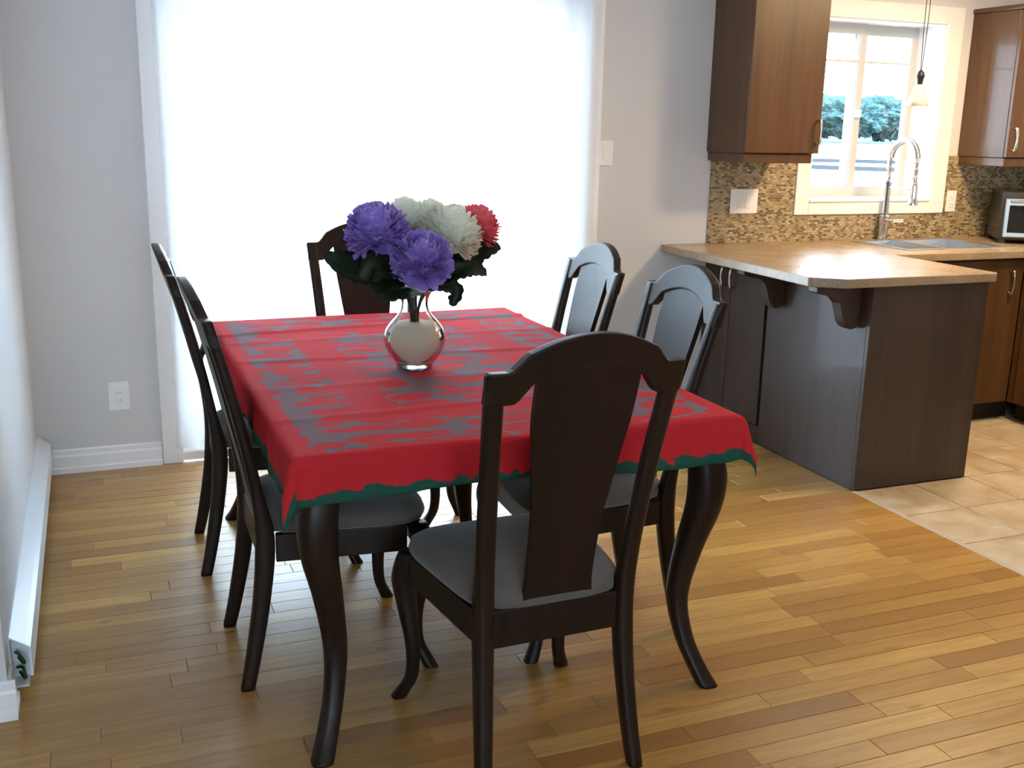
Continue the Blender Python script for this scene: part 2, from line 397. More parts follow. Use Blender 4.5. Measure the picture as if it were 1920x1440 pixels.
while y-PW > -6.0:
    yc = y-PW/2
    seen = yc > -3.12
    x0_room = XL if yc > -1.99 else XFAR
    x = 0.0 - 0.0
    first = True
    while x > x0_room+0.03:
        L = rngp.choice((0.30, 0.40, 0.46, 0.52, 0.60, 0.68, 0.78, 0.92))
        if first: L *= rngp.choice((0.45, 0.7, 1.0)); first = False
        L = round(min(L, x-x0_room), 3)
        if x-L-x0_room < 0.12: L = round(x-x0_room, 3)
        xc = x-L/2
        # the frame only reaches down to a slanting line on the floor
        vis = seen and xc+L/2 > -3.45 and yc > -2.30-0.34*(x+3.22)
        if vis:
            if L not in plank_cache: plank_cache[L] = plank_mesh(L)
            o = bpy.data.objects.new('plank', plank_cache[L]); C.objects.link(o); o.parent = floor
            o.location = (xc, yc, rngp.uniform(-0.0004, 0.0))
        else:
            a, b = L/2-0.001, PW/2-0.001
            q = [rest.verts.new((xc+sx*a, yc+sy*b, -0.0003)) for sx, sy in ((-1, -1), (1, -1), (1, 1), (-1, 1))]
            rest.faces.new(q)
        x -= L
    y -= PW; row += 1
o = finish('planks_beyond_view', rest, 'oak', floor); o['kind'] = 'stuff'; o['label'] = 'oak planks of the rest of the floor'

# kitchen tile floor: 30 cm tiles
tfloor = structure(boxo('floor_kitchen', (0.0, XR, YREAR, 0.0, -0.08, -0.004), 'grout'), 'beige ceramic tile floor')
TS = 0.3045
def tile_mesh(w, d):
    bm = bmesh.new(); x, y, b = w/2-0.002, d/2-0.002, 0.0015
    lo = [bm.verts.new(p) for p in ((-x, -y, -0.004), (x, -y, -0.004), (x, y, -0.004), (-x, y, -0.004))]
    hi = [bm.verts.new((math.copysign(x-b, p.co.x), math.copysign(y-b, p.co.y), 0)) for p in lo]
    for k in range(4): bm.faces.new((lo[k], lo[(k+1) % 4], hi[(k+1) % 4], hi[k]))
    bm.faces.new(hi); me = bpy.data.meshes.new('tile'); bm.to_mesh(me); bm.free(); me.materials.append(M['tile']); return me
tm = tile_mesh(TS, TS); tml = None
yline = -1.287
for j in range(-4, 9):
    yc = yline-TS*j-TS/2+0.0
    if yc > -0.5 or yc < -3.9: continue
    for i in range(6):
        xc = 0.012+TS*(i+0.5)
        if xc+TS/2 > XR: continue
        if xc < 0.5 and yc > -1.28: continue
        o = bpy.data.objects.new('tile', tm); C.objects.link(o); o.parent = tfloor; o.location = (xc, yc, 0.0)
structure(boxo('trim_1', (-0.008, 0.014, -3.9, -1.285, -0.004, 0.002), mat('threshold_strip', (0.50, 0.42, 0.32), 0.4), bev=0.0012))

# baseboards: three-step profile
def baseboard_prof(): return [(0, 0), (0.018, 0), (0.018, 0.022), (0.012, 0.028), (0.012, 0.072), (0.008, 0.080), (0.008, 0.098), (0.004, 0.104), (0, 0.104)]
def baseboard(name, p0, p1, nrm):
    bm = bmesh.new(); rings = []
    for p in (p0, p1): rings.append([bm.verts.new((p[0]+nrm[0]*d, p[1]+nrm[1]*d, z)) for d, z in baseboard_prof()])
    n = len(rings[0])
    for k in range(n): bm.faces.new((rings[0][k], rings[0][(k+1) % n], rings[1][(k+1) % n], rings[1][k]))
    bm.faces.new(rings[0]); bm.faces.new(rings[1][::-1])
    return structure(finish(name, bm, 'trim'))
baseboard('baseboard_back', (XL, 0), (DX0-0.085, 0), (0, -1))
baseboard('baseboard_back_right', (DX1+0.07, 0), (0.0, 0), (0, -1))
baseboard('baseboard_left', (XL, -1.992), (XL, -1.905), (1, 0))
baseboard('baseboard_return', (XFAR, -1.992), (XL+0.018, -1.992), (0, -1))

# ------------------------------------------------------------------ patio door
door = structure(finish('door_1', prism([(DX0, 0.0), (DX0+0.05, 0.0), (DX0+0.05, DZ-0.05), (DX1-0.05, DZ-0.05), (DX1-0.05, 0.0), (DX1, 0.0), (DX1, DZ), (DX0, DZ)],
                                        0.06, 0.20, axes='xz'), 'trim'), 'white sliding patio door')
boxo('sill', (DX0, DX1, 0.0, 0.22, 0.0, 0.05), 'trim', door, bev=0.006)
for x0, x1, yy in ((DX0+0.05, -1.63, 0.15), (-1.70, DX1-0.05, 0.09)):
    o = finish('door_panel', prism(rect(x0, x1, 0.05, DZ-0.05), yy, yy+0.045, holes=[rect(x0+0.075, x1-0.075, 0.16, DZ-0.13)], axes='xz'), 'trim', door)
    boxo('pane', (x0+0.075, x1-0.075, yy+0.018, yy+0.024, 0.16, DZ-0.13), 'pane', o)
def casing(name, x0, x1, z0, z1, parent, y=0.0):
    bm = bmesh.new()
    box(bm, x0, x1, y-0.018, y, z0, z1, bev=0.005, seg=2); return finish(name, bm, 'trim', parent)
casing('casing', DX0-0.082, DX0+0.004, 0.0, DZ+0.08, door)
casing('casing', DX1-0.004, DX1+0.068, 0.0, DZ+0.08, door)
casing('casing', DX0+0.004, DX1-0.004, DZ, DZ+0.08, door)

# sheer curtain on its rod
cur = thing('sheer_curtain', 'white sheer curtain hanging across the bright patio door', 'curtain', (-1.65, -0.055, 0.0))
def drape():
    bm = bmesh.new(); nx, nz = 220, 26; x0, x1 = -1.008, 0.985
    grid = []
    for j in range(nz+1):
        z = 0.075+(2.20-0.075)*j/nz; fr = 1-j/nz; row_ = []
        for i in range(nx+1):
            t = i/nx; x = x0+(x1-x0)*t
            ph = 46*t+0.9*math.sin(7*t)+0.5*math.sin(2.3*t+1.0)
            yv = 0.018*math.sin(ph*1.55)*(0.75+0.35*fr)+0.008*math.sin(ph*0.6+2*fr)
            inset = 0.02*math.sin(math.pi*min(1, j/nz*1.0))
            xx = x+(0.5-t)*2*inset*0.4+0.010*fr*math.sin(ph*0.8)
            row_.append(bm.verts.new((xx, yv, z)))
        grid.append(row_)
    for a, b in zip(grid, grid[1:]):
        for i in range(nx): bm.faces.new((a[i], a[i+1], b[i+1], b[i]))
    return finish('fabric', bm, 'sheer', cur, smooth=True)
drape()
bm = bmesh.new(); tube(bm, [(-1.06, 0, 2.215), (1.03, 0, 2.215)], 0.011, 12); finish('rod', bm, 'trim', cur)
for sx in (-1.05, 1.02):
    boxo('rod_bracket', (sx-0.01, sx+0.01, 0.011, 0.055, 2.20, 2.235), 'trim', cur)

# ------------------------------------------------------------------ kitchen window
win = structure(finish('window_1', prism(rect(WX0, WX1, WZ0, WZ1), 0.0, WT, holes=[rect(WX0+0.012, WX1-0.012, WZ0+0.012, WZ1-0.012)], axes='xz'), 'trim'),
                'white sliding kitchen window over the sink')
cw = 0.082
casing('casing', WX0-cw, WX0+0.006, WZ0-0.070, WZ1+cw, win)
casing('casing', WX1-0.006, WX1+cw+0.02, WZ0-0.070, WZ1+cw, win)
casing('casing', WX0+0.006, WX1-0.006, WZ1-0.006, WZ1+cw, win)
casing('casing', WX0+0.006, WX1-0.006, WZ0-0.070, WZ0+0.006, win)
boxo('stool', (WX0+0.006, WX1-0.006, -0.026, 0.012, WZ0-0.004, WZ0+0.012), 'trim', win, bev=0.004)
wi0, wi1, wj0, wj1 = WX0+0.012, WX1-0.012, WZ0+0.012, WZ1-0.012
xm = 1.005
for x0, x1, yy in ((wi0, xm+0.03, 0.165), (xm-0.03, wi1, 0.195)):
    s = finish('sash', prism(rect(x0, x1, wj0, wj1), yy, yy+0.03, holes=[rect(x0+0.042, x1-0.042, wj0+0.055, wj1-0.055)], axes='xz'), 'sash', win)
    boxo('pane', (x0+0.042, x1-0.042, yy+0.012, yy+0.016, wj0+0.055, wj1-0.055), 'pane', s)
    boxo('muntin', (x0+0.042, x1-0.042, yy+0.004, yy+0.011, wj1-0.20, wj1-0.188), 'sash', s)
boxo('latch', (xm-0.012, xm+0.02, 0.140, 0.1655, 1.56, 1.60), 'trim', win, bev=0.004)

# ------------------------------------------------------------------ electric plates
def plate(name, label, cat, x, z, w=0.075, h=0.118, gang=1, kind='outlet', y=0.0, group=None):
    t = thing(name, label, cat, (x, y, z), 0, group)
    boxo('plate', (-w/2, w/2, -0.006, 0, -h/2, h/2), 'plate', t, bev=0.003, seg=2)
    for k in range(gang):
        cx = (k-(gang-1)/2)*0.046
        f = boxo('face', (cx-0.0165, cx+0.0165, -0.0095, -0.006, -0.034, 0.034), 'plate', t, bev=0.0015)
        if kind == 'outlet':
            for zz in (-0.017, 0.017):
                for dx in (-0.006, 0.006):
                    boxo('slot', (cx+dx-0.001, cx+dx+0.001, -0.0098, -0.0092, zz-0.004, zz+0.004), 'plate_dark', f)
plate('wall_outlet', 'white wall outlet low on the grey wall left of the patio door', 'outlet', -2.876, 0.322, w=0.085, h=0.125)
plate('light_switch', 'white light switch just right of the bright patio door', 'switch', -0.595, 1.36, kind='switch')
plate('switch_plate', 'wide white double switch plate on mosaic backsplash under the left wall cabinet', 'switch plate', 0.205, 1.125, w=0.165, h=0.125, gang=2, kind='switch', y=-0.008)
plate('backsplash_outlet', 'narrow white outlet on the backsplash right of the kitchen window', 'outlet', 1.578, 1.115, w=0.07, h=0.118, y=-0.008)

# ------------------------------------------------------------------ electric baseboard heater on the left wall
ht = thing('baseboard_heater', 'long white electric baseboard heater along the left wall, open at its near end', 'heater', (XL, 0, 0))
hy0, hy1 = -1.90, -0.02
def heater_strip(name, prof, y0=hy0, y1=hy1, m='heater', par=None):
    bm = bmesh.new(); R = [[bm.verts.new((x, yy, z)) for x, z in prof] for yy in (y0, y1)]
    n = len(prof)
    for k in range(n): bm.faces.new((R[0][k], R[0][(k+1) % n], R[1][(k+1) % n], R[1][k]))
    bm.faces.new(R[0]); bm.faces.new(R[1][::-1]); return finish(name, bm, m, par or ht)
heater_strip('back_plate', [(0.0, 0.035), (0.004, 0.035), (0.004, 0.176), (0.0, 0.176)])
heater_strip('top_cover', [(0.004, 0.176), (0.004, 0.171), (0.041, 0.146), (0.041, 0.151)])
heater_strip('front_panel', [(0.041, 0.151), (0.041, 0.142), (0.048, 0.138), (0.050, 0.060), (0.054, 0.060), (0.053, 0.141)])
heater_strip('bottom_lip', [(0.004, 0.035), (0.004, 0.031), (0.042, 0.031), (0.042, 0.035)])
heater_strip('heating_fins', [(0.010, 0.075), (0.036, 0.075), (0.036, 0.115), (0.010, 0.115)], y0=-1.70, m='steel')
def end_piece():
    bm = prism([(0.004, 0.031), (0.050, 0.031), (0.052, 0.141), (0.041, 0.149), (0.004, 0.173)], -1.845, -1.842, axes='xz')
    return finish('end_cap', bm, 'heater', ht)
end_piece()
M['green_wire'] = mat('green_wire_insulation', (0.01, 0.06, 0.015), 0.5)
for k, (zz, dx) in enumerate(((0.105, 0.0), (0.062, 0.008))):
    bm = bmesh.new(); tube(bm, [(0.012, -1.845, zz), (0.02+dx, -1.875, zz+0.012), (0.034, -1.890, zz-0.006), (0.030, -1.870, zz-0.02), (0.018, -1.848, zz-0.012)], 0.004, 8, n=4)
    o = finish('wire', bm, 'green_wire', ht); o['label'] = 'loose green wire'

# ------------------------------------------------------------------ kitchen cabinets
def handle(parent, x, y, z, L=0.128, axis='front', name='handle'):
    """bow pull standing off a door; axis 'front' faces -Y, 'left' faces -X"""
    bm = bmesh.new(); d = 0.030
    path = [(0, 0, -L/2+0.012), (0, -d*0.75, -L/2+0.006), (0, -d, -L/2+0.025), (0, -d-0.004, 0), (0, -d, L/2-0.025), (0, -d*0.75, L/2-0.006), (0, 0, L/2-0.012)]
    tube(bm, path, [0.006, 0.006, 0.0075, 0.005, 0.0075, 0.006, 0.006], 10, n=4)
    o = finish(name, bm, 'nickel', parent, smooth=True); o.location = (x, y, z)
    if axis == 'left': o.rotation_euler = (0, 0, -math.pi/2)
    return o
def slab_door(name, dims, m, parent, bev=0.003): return boxo(name, dims, m, parent, bev=bev, seg=2)

# wall cabinet left of the window
cab = thing('wall_cabinet', 'brown wooden wall cabinet between the grey wall and the kitchen window', 'cabinet', (0, 0, 0))
boxo('body', (-0.032, 0.372, -0.322, -0.001, 1.375, 2.30), 'cabinet', cab, bev=0.002)
d = slab_door('door', (-0.030, 0.388, -0.345, -0.3225, 1.378, 2.298), 'cabinet', cab)
handle(d, 0.366, -0.345, 1.478)
boxo('light_rail', (-0.026, 0.362, -0.330, -0.005, 1.330, 1.3745), 'cabinet', cab, bev=0.004, seg=2)
# wall cabinet right of the window
cab = thing('wall_cabinet', 'brown wooden wall cabinet at the right edge above the toaster oven', 'cabinet', (0, 0, 0))
boxo('body', (1.595, XR-0.002, -0.322, -0.001, 1.365, 2.115), 'cabinet', cab, bev=0.002)
boxo('crown', (1.585, XR-0.002, -0.350, -0.001, 2.1155, 2.140), 'cabinet', cab, bev=0.006, seg=2)
d = slab_door('door', (1.597, 1.885, -0.345, -0.3225, 1.368, 2.112), 'cabinet', cab); handle(d, 1.622, -0.345, 1.462)
d = slab_door('door', (1.888, XR-0.004, -0.345, -0.3225, 1.368, 2.112), 'cabinet', cab); handle(d, 2.145, -0.345, 1.462)
boxo('light_rail', (1.600, XR-0.004, -0.330, -0.005, 1.318, 1.3645), 'cabinet', cab, bev=0.004, seg=2)

# peninsula base
pen = thing('peninsula_cabinet', 'dark brown wooden peninsula base with corbels under the counter overhang', 'cabinet', (0, 0, 0))
PH = 0.874
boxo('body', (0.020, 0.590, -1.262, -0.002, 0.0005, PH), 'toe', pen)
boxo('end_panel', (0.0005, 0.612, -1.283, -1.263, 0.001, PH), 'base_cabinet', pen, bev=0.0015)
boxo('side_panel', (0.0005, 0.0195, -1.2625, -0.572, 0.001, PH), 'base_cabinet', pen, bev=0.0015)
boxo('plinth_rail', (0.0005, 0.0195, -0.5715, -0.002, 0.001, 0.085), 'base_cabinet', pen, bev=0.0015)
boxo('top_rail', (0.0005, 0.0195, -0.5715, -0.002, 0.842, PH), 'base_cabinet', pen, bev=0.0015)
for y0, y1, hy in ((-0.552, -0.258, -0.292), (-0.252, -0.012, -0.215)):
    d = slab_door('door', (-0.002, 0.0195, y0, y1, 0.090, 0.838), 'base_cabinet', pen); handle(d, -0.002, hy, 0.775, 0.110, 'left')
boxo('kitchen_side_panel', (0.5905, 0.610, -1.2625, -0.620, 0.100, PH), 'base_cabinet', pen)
def corbel(yc, w=0.058):
    # scroll bracket in the X-Z plane
    top = PH-0.001
    pr = [(0.0, top), (-0.225, top), (-0.225, top-0.022), (-0.205, top-0.030), (-0.180, top-0.036), (-0.150, top-0.040), (-0.125, top-0.052),
          (-0.106, top-0.072), (-0.095, top-0.100), (-0.086, top-0.130), (-0.076, top-0.155), (-0.060, top-0.174), (-0.038, top-0.184), (-0.016, top-0.180), (0.0, top-0.168)]
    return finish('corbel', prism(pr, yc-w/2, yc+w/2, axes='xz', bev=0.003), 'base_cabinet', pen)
corbel(-1.185); corbel(-0.665)

# sink base cabinet and the run on the right wall
sb = thing('sink_base_cabinet', 'reddish brown base cabinet under the sink with dark toe kick', 'cabinet', (0, 0, 0))
boxo('body', (0.614, 1.548, -0.598, -0.002, 0.100, 0.755), 'cabinet', sb)
boxo('top_rail', (0.614, 1.548, -0.598, -0.560, 0.7555, PH), 'cabinet', sb)
boxo('toe_kick', (0.614, 1.620, -0.545, -0.530, 0.0005, 0.0995), 'toe', sb)
for x0, x1, hx in ((0.630, 1.085, 1.045), (1.090, 1.530, 1.440)):
    d = slab_door('door', (x0, x1, -0.618, -0.5985, 0.110, 0.862), 'cabinet', sb); handle(d, hx, -0.618, 0.750)
rb = thing('base_cabinet', 'base cabinet along the right kitchen wall, mostly outside the picture', 'cabinet', (0, 0, 0))
boxo('body', (1.552, XR-0.002, -2.40, -0.604, 0.100, PH), 'cabinet', rb)
boxo('toe_kick', (1.622, 1.640, -2.40, -0.604, 0.0005, 0.0995), 'toe', rb)
for y0, y1 in ((-1.20, -0.66), (-1.80, -1.21), (-2.39, -1.81)):
    d = slab_door('door', (1.532, 1.5515, y0, y1, 0.110, 0.862), 'cabinet', rb); handle(d, 1.532, y0+0.05, 0.750, axis='left')

# countertop with the sink cut-out
SX0, SX1, SY0, SY1 = 0.845, 1.495, -0.520, -0.095
outer = [(-0.262, -0.001), (-0.262, -1.200), (-0.250, -1.216), (-0.160, -1.282), (-0.140, -1.292), (0.640, -1.292), (0.652, -1.280), (0.652, -0.655), (1.512, -0.655), (1.512, -2.42), (XR-0.001, -2.42), (XR-0.001, -0.001)]
ct = finish('countertop', prism(outer, 0.8755, 0.914, holes=[rect(SX0+0.015, SX1-0.015, SY0+0.015, SY1-0.015)], bev=0.004), 'counter')
tag(ct, 'glossy tan laminate countertop wrapping from the peninsula to the sink', 'countertop')
bspl = structure(finish('wall_backsplash', prism([(0.0, 0.9145), (XR, 0.9145), (XR, 1.364), (WX1+cw+0.021, 1.364), (WX1+cw+0.021, WZ0-0.071), (WX0-cw-0.001, WZ0-0.071), (WX0-cw-0.001, 1.374), (0.0, 1.374)],
                                          -0.008, -0.0005, axes='xz'), 'mosaic'), 'brown and gold mosaic backsplash')

# sink: rim with two bowls
sk = thing('kitchen_sink', 'stainless steel double bowl sink set in the tan counter', 'sink', (0, 0, 0))
finish('rim', prism(rect(SX0, SX1, SY0, SY1), 0.9145, 0.9185, holes=[rect(SX0+0.025, 1.095, SY0+0.025, SY1-0.025), rect(1.125, SX1-0.025, SY0+0.025, SY1-0.025)]), 'steel', sk)
for x0, x1 in ((SX0+0.022, 1.098), (1.122, SX1-0.022)):
    bm = bmesh.new(); y0, y1 = SY0+0.022, SY1-0.022
    T = [bm.verts.new((x, y_, 0.9142)) for x, y_ in ((x0, y0), (x1, y0), (x1, y1), (x0, y1))]
    B = [bm.verts.new((x, y_, 0.765)) for x, y_ in ((x0+0.02, y0+0.02), (x1-0.02, y0+0.02), (x1-0.02, y1-0.02), (x0+0.02, y1-0.02))]
    for k in range(4): bm.faces.new((T[k], T[(k+1) % 4], B[(k+1) % 4], B[k]))
    bm.faces.new(B)
    finish('bowl', bm, 'steel', sk)

# spring faucet
fx, fy = 1.085, -0.055
fc = thing('spring_faucet', 'tall chrome spring faucet arching in front of the kitchen window', 'faucet', (fx, fy, 0.9145))
bm = bmesh.new(); lathe(bm, [(0.030, 0.0), (0.030, 0.010), (0.024, 0.016), (0.023, 0.085), (0.027, 0.090), (0.027, 0.128), (0.017, 0.135), (0.017, 0.290), (0.021, 0.292), (0.021, 0.310), (0.012, 0.314)], 20, cap0=True, cap1=True)
finish('body', bm, 'chrome', fc, smooth=False)
arch = [(0, 0, 0.305)]+[(0, -0.10+0.10*math.cos(a), 0.43+0.10*math.sin(a)) for a in [math.pi*k/14 for k in range(15)]]+[(0, -0.20, 0.30)]
bm = bmesh.new(); tube(bm, arch, 0.010, 10); finish('hose', bm, 'steel', fc, smooth=True)
# the spring coil around the hose
bm = bmesh.new(); pts = cr(arch, 24); coil = []
for i, p in enumerate(pts):
    p = Vector(p); t = (Vector(pts[min(i+1, len(pts)-1)])-Vector(pts[max(i-1, 0)])).normalized()
    sv_ = Vector((1, 0, 0)); u = t.cross(sv_); a = i*2*math.pi/6
    coil.append(p+(sv_*math.cos(a)+u*math.sin(a))*0.0155)
tube(bm, coil, 0.0028, 5); finish('spring', bm, 'chrome', fc, smooth=True)
bm = bmesh.new(); lathe(bm, [(0.014, 0.315), (0.017, 0.300), (0.018, 0.235), (0.025, 0.212), (0.025, 0.200)], 16, cy=-0.20, cap0=True, cap1=True); finish('spray_head', bm, 'chrome', fc)
bm = bmesh.new(); tube(bm, [(0, -0.016, 0.285), (0, -0.10, 0.283), (0, -0.184, 0.285)], 0.007, 8); finish('holder_arm', bm, 'chrome', fc)
bm = bmesh.new(); box(bm, -0.020, 0.062, -0.085, -0.020, 0.100, 0.116, bev=0.005, seg=2); finish('lever', bm, 'chrome', fc)

# toaster oven
ov = thing('toaster_oven', 'dark toaster oven with chrome handle at the right end of the counter', 'toaster oven', (1.86, -0.325, 0.9145), math.radians(-35))
boxo('body', (-0.19, 0.24, -0.15, 0.17, 0.018, 0.275), 'oven', ov, bev=0.012, seg=3)
boxo('door', (-0.175, 0.115, -0.168, -0.1505, 0.035, 0.240), 'steel', ov, bev=0.004)
boxo('door_glass', (-0.155, 0.095, -0.1695, -0.1682, 0.060, 0.205), 'oven_glass', ov)
bm = bmesh.new(); tube(bm, [(-0.150, -0.168, 0.226), (-0.150, -0.200, 0.226), (0.090, -0.200, 0.226), (0.090, -0.168, 0.226)], 0.007, 8); finish('handle', bm, 'chrome', ov)
boxo('control_panel', (0.122, 0.228, -0.158, -0.1505, 0.035, 0.258), 'steel', ov, bev=0.003)
for zz in (0.075, 0.145, 0.215):
    bm = bmesh.new(); lathe(bm, [(0.020, 0), (0.020, 0.014), (0.015, 0.018)], 16, cap0=True, cap1=True)
    o = finish('knob', bm, 'black', ov); o.rotation_euler = (math.pi/2, 0, 0); o.location = (0.175, -0.158, zz)
for sx in (-0.165, 0.215):
    for sy in (-0.125, 0.145):
        boxo('foot', (sx-0.015, sx+0.015, sy-0.015, sy+0.015, 0.0, 0.0185), 'black', ov)

# pendant lamp over the sink
pl = thing('pendant_lamp', 'small cream bell shaped pendant lamp hanging before the kitchen window', 'lamp', (1.095, -0.20, H))
bm = bmesh.new(); lathe(bm, [(0.06, 0.0), (0.06, -0.018), (0.012, -0.026)], 24, cap0=True, cap1=True); finish('ceiling_canopy', bm, 'black', pl)
for dx in (-0.012, 0.012):
    bm = bmesh.new(); tube(bm, [(dx*0.4, 0, -0.026), (dx, 0, -0.35), (dx*0.2, 0, -0.655)], 0.0022, 6, n=5); finish('cord', bm, 'black', pl)
bm = bmesh.new(); lathe(bm, [(0.004, -0.640), (0.014, -0.648), (0.022, -0.668), (0.016, -0.690), (0.013, -0.715)], 16, cap0=True, cap1=True); finish('socket', bm, 'black', pl)
bm = bmesh.new(); lathe(bm, [(0.014, -0.712), (0.026, -0.728), (0.036, -0.752), (0.045, -0.785), (0.056, -0.818), (0.052, -0.818), (0.041, -0.785), (0.032, -0.752), (0.022, -0.730), (0.010, -0.715)], 24)
finish('lamp_shade', bm, 'shade', pl, smooth=True)

# ceiling lamps (above the frame): the warm light of the kitchen and the hall
def ceiling_lamp(label, x, y, watts):
    t = thing('ceiling_lamp', label, 'lamp', (x, y, H))
    bm = bmesh.new(); lathe(bm, [(0.17, 0.0), (0.17, -0.025), (0.155, -0.030)], 28, cap0=True); finish('base', bm, 'nickel', t)
    bm = bmesh.new(); lathe(bm, [(0.155, -0.028), (0.145, -0.060), (0.105, -0.085), (0.05, -0.098), (0.0005, -0.10)], 28); finish('diffuser', bm, 'lamp_glass', t, smooth=True)
    ld = bpy.data.lights.new('lamp_light', 'AREA'); ld.shape = 'DISK'; ld.size = 0.34; ld.energy = watts; ld.color = LAMP_COL
    lo = bpy.data.objects.new('lamp_light', ld); C.objects.link(lo); lo.parent = t; lo.location = (0, 0, -0.112)
ceiling_lamp('round ceiling lamp over the kitchen floor', 0.95, -1.55, KITCHEN_W)
ceiling_lamp('round ceiling lamp before the sink', 1.05, -0.95, KITCHEN_W*0.7)
ceiling_lamp('round ceiling lamp in the hall behind the viewer', -0.6, -4.6, LIVING_W)

# ------------------------------------------------------------------ dining table
tb = thing('dining_table', 'dark espresso dining table with curved cabriole legs under the red cloth', 'table', ((TX0+TX1)/2, (TY0+TY1)/2, 0))
hx, hy = (TX1-TX0)/2-0.006, (TY1-TY0)/2-0.006
boxo('tabletop', (-hx, hx, -hy, hy, 0.732, 0.7615), 'espresso', tb, bev=0.006, seg=2)
ax, ay = hx-0.075, hy-0.075
for nm, dm in (('apron', (-ax, ax, -ay-0.011, -ay+0.011, 0.640, 0.7315)), ('apron', (-ax, ax, ay-0.011, ay+0.011, 0.640, 0.7315)),
               ('apron', (-ax-0.011, -ax+0.011, -ay+0.012, ay-0.012, 0.640, 0.7315)), ('apron', (ax-0.011, ax+0.011, -ay+0.012, ay-0.012, 0.640, 0.7315))):
    boxo(nm, dm, 'espresso', tb)
for sx in (-1, 1):
    for sy in (-1, 1):
        bm = bmesh.new(); X = lambda v: sx*(hx-v); Y = lambda v: sy*(hy-v)
        sweep_z(bm, [(X(0.062), Y(0.062), 0.7312, 0.088, 0.088), (X(0.056), Y(0.056), 0.660, 0.092, 0.092), (X(0.047), Y(0.047), 0.590, 0.094, 0.094),
                     (X(0.052), Y(0.052), 0.500, 0.086, 0.086), (X(0.075), Y(0.075), 0.380, 0.070, 0.070), (X(0.092), Y(0.090), 0.240, 0.056, 0.056),
                     (X(0.080), Y(0.066), 0.130, 0.049, 0.049), (X(0.056), Y(0.030), 0.050, 0.050, 0.050), (X(0.036), Y(-0.002), 0.0005, 0.054, 0.054)], 5, 20, 3.2)
        finish('leg', bm, 'espresso', tb, smooth=True)

# red printed tablecloth
def cloth():
    hx_, hy_ = (TX1-TX0)/2, (TY1-TY0)/2; L = DROP; rnd = 0.010
    def axis(h, n_in):
        a = [-h-L+L*k/10 for k in range(10)]
        b = [-h+2*h*k/n_in for k in range(n_in+1)]
        return a+b+[h+L*(k+1)/10 for k in range(10)]
    U, V = axis(hx_, 70), axis(hy_, 100)
    bm = bmesh.new(); uvl = bm.loops.layers.uv.new('UVMap'); grid = []
    def wrinkle(u, v):
        w = 0.0012*math.sin(u*9+1.3*math.sin(v*7))*math.sin(v*11+0.7)
        for c, s, amp, wd in ((0.62, 0.10, 0.0065, 0.013), (0.10, -0.05, 0.0055, 0.012), (-0.52, 0.06, 0.0045, 0.012), (-0.22, 0.02, 0.003, 0.02), (0.40, -0.03, 0.003, 0.02)):
            w += amp*math.exp(-((v-c-s*u)/wd)**2)
        return w+0.0014
    for v in V:
        r = []
        for u in U:
            a = max(abs(u)-hx_, 0.0); b = max(abs(v)-hy_, 0.0)
            su, sv = math.copysign(1, u), math.copysign(1, v)
            cu, cv = max(-hx_, min(hx_, u)), max(-hy_, min(hy_, v))
            d = math.hypot(a, b)
            if d == 0:
                x, y_, z = u, v, TZ+wrinkle(u, v)
            else:
                th = math.atan2(b, a); dx_, dy_ = su*math.cos(th), sv*math.sin(th)
                arc = min(d, rnd*math.pi/2); k = arc/rnd
                out = rnd*math.sin(k); down = rnd*(1-math.cos(k))+max(0, d-rnd*math.pi/2)
                s = v if a > 0 else u
                fr = min(1, d/L)
                rip = 0.005*math.sin(s*23+su*2+sv)*fr+0.003*math.sin(s*51)*fr
                fold = 0.034*abs(math.sin(2*th))**0.7*fr if (a > 0 and b > 0) else 0.0
                out += 0.006*fr+max(rip, -0.004)*(1 if not (a > 0 and b > 0) else abs(math.cos(2*th)))+fold
                down = down*(1+0.14*math.sin(s*2.6+sv+su*0.7)*(0 if (a > 0 and b > 0) else 1)*fr*math.sin(math.pi*min(1, max(0, (hx_-abs(u))/0.2 if b > 0 else (hy_-abs(v))/0.2))*0.5))
                x, y_, z = cu+dx_*out, cv+dy_*out, TZ-down+wrinkle(cu, cv)*(1-fr)
            r.append((bm.verts.new((x, y_, z)), (u, v)))
        grid.append(r)
    for j in range(len(V)-1):
        for i in range(len(U)-1):
            q = (grid[j][i], grid[j][i+1], grid[j+1][i+1], grid[j+1][i])
            f = bm.faces.new([p[0] for p in q])
            for lp, p in zip(f.loops, q): lp[uvl].uv = p[1]
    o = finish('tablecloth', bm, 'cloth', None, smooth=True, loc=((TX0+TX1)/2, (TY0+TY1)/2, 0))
    so = o.modifiers.new('thickness', 'SOLIDIFY'); so.thickness = 0.0014; so.offset = 1.0
    tag(o, 'red holiday tablecloth with green leaf print painted mauve with window glare, and green hem on the dining table', 'tablecloth')
cloth()

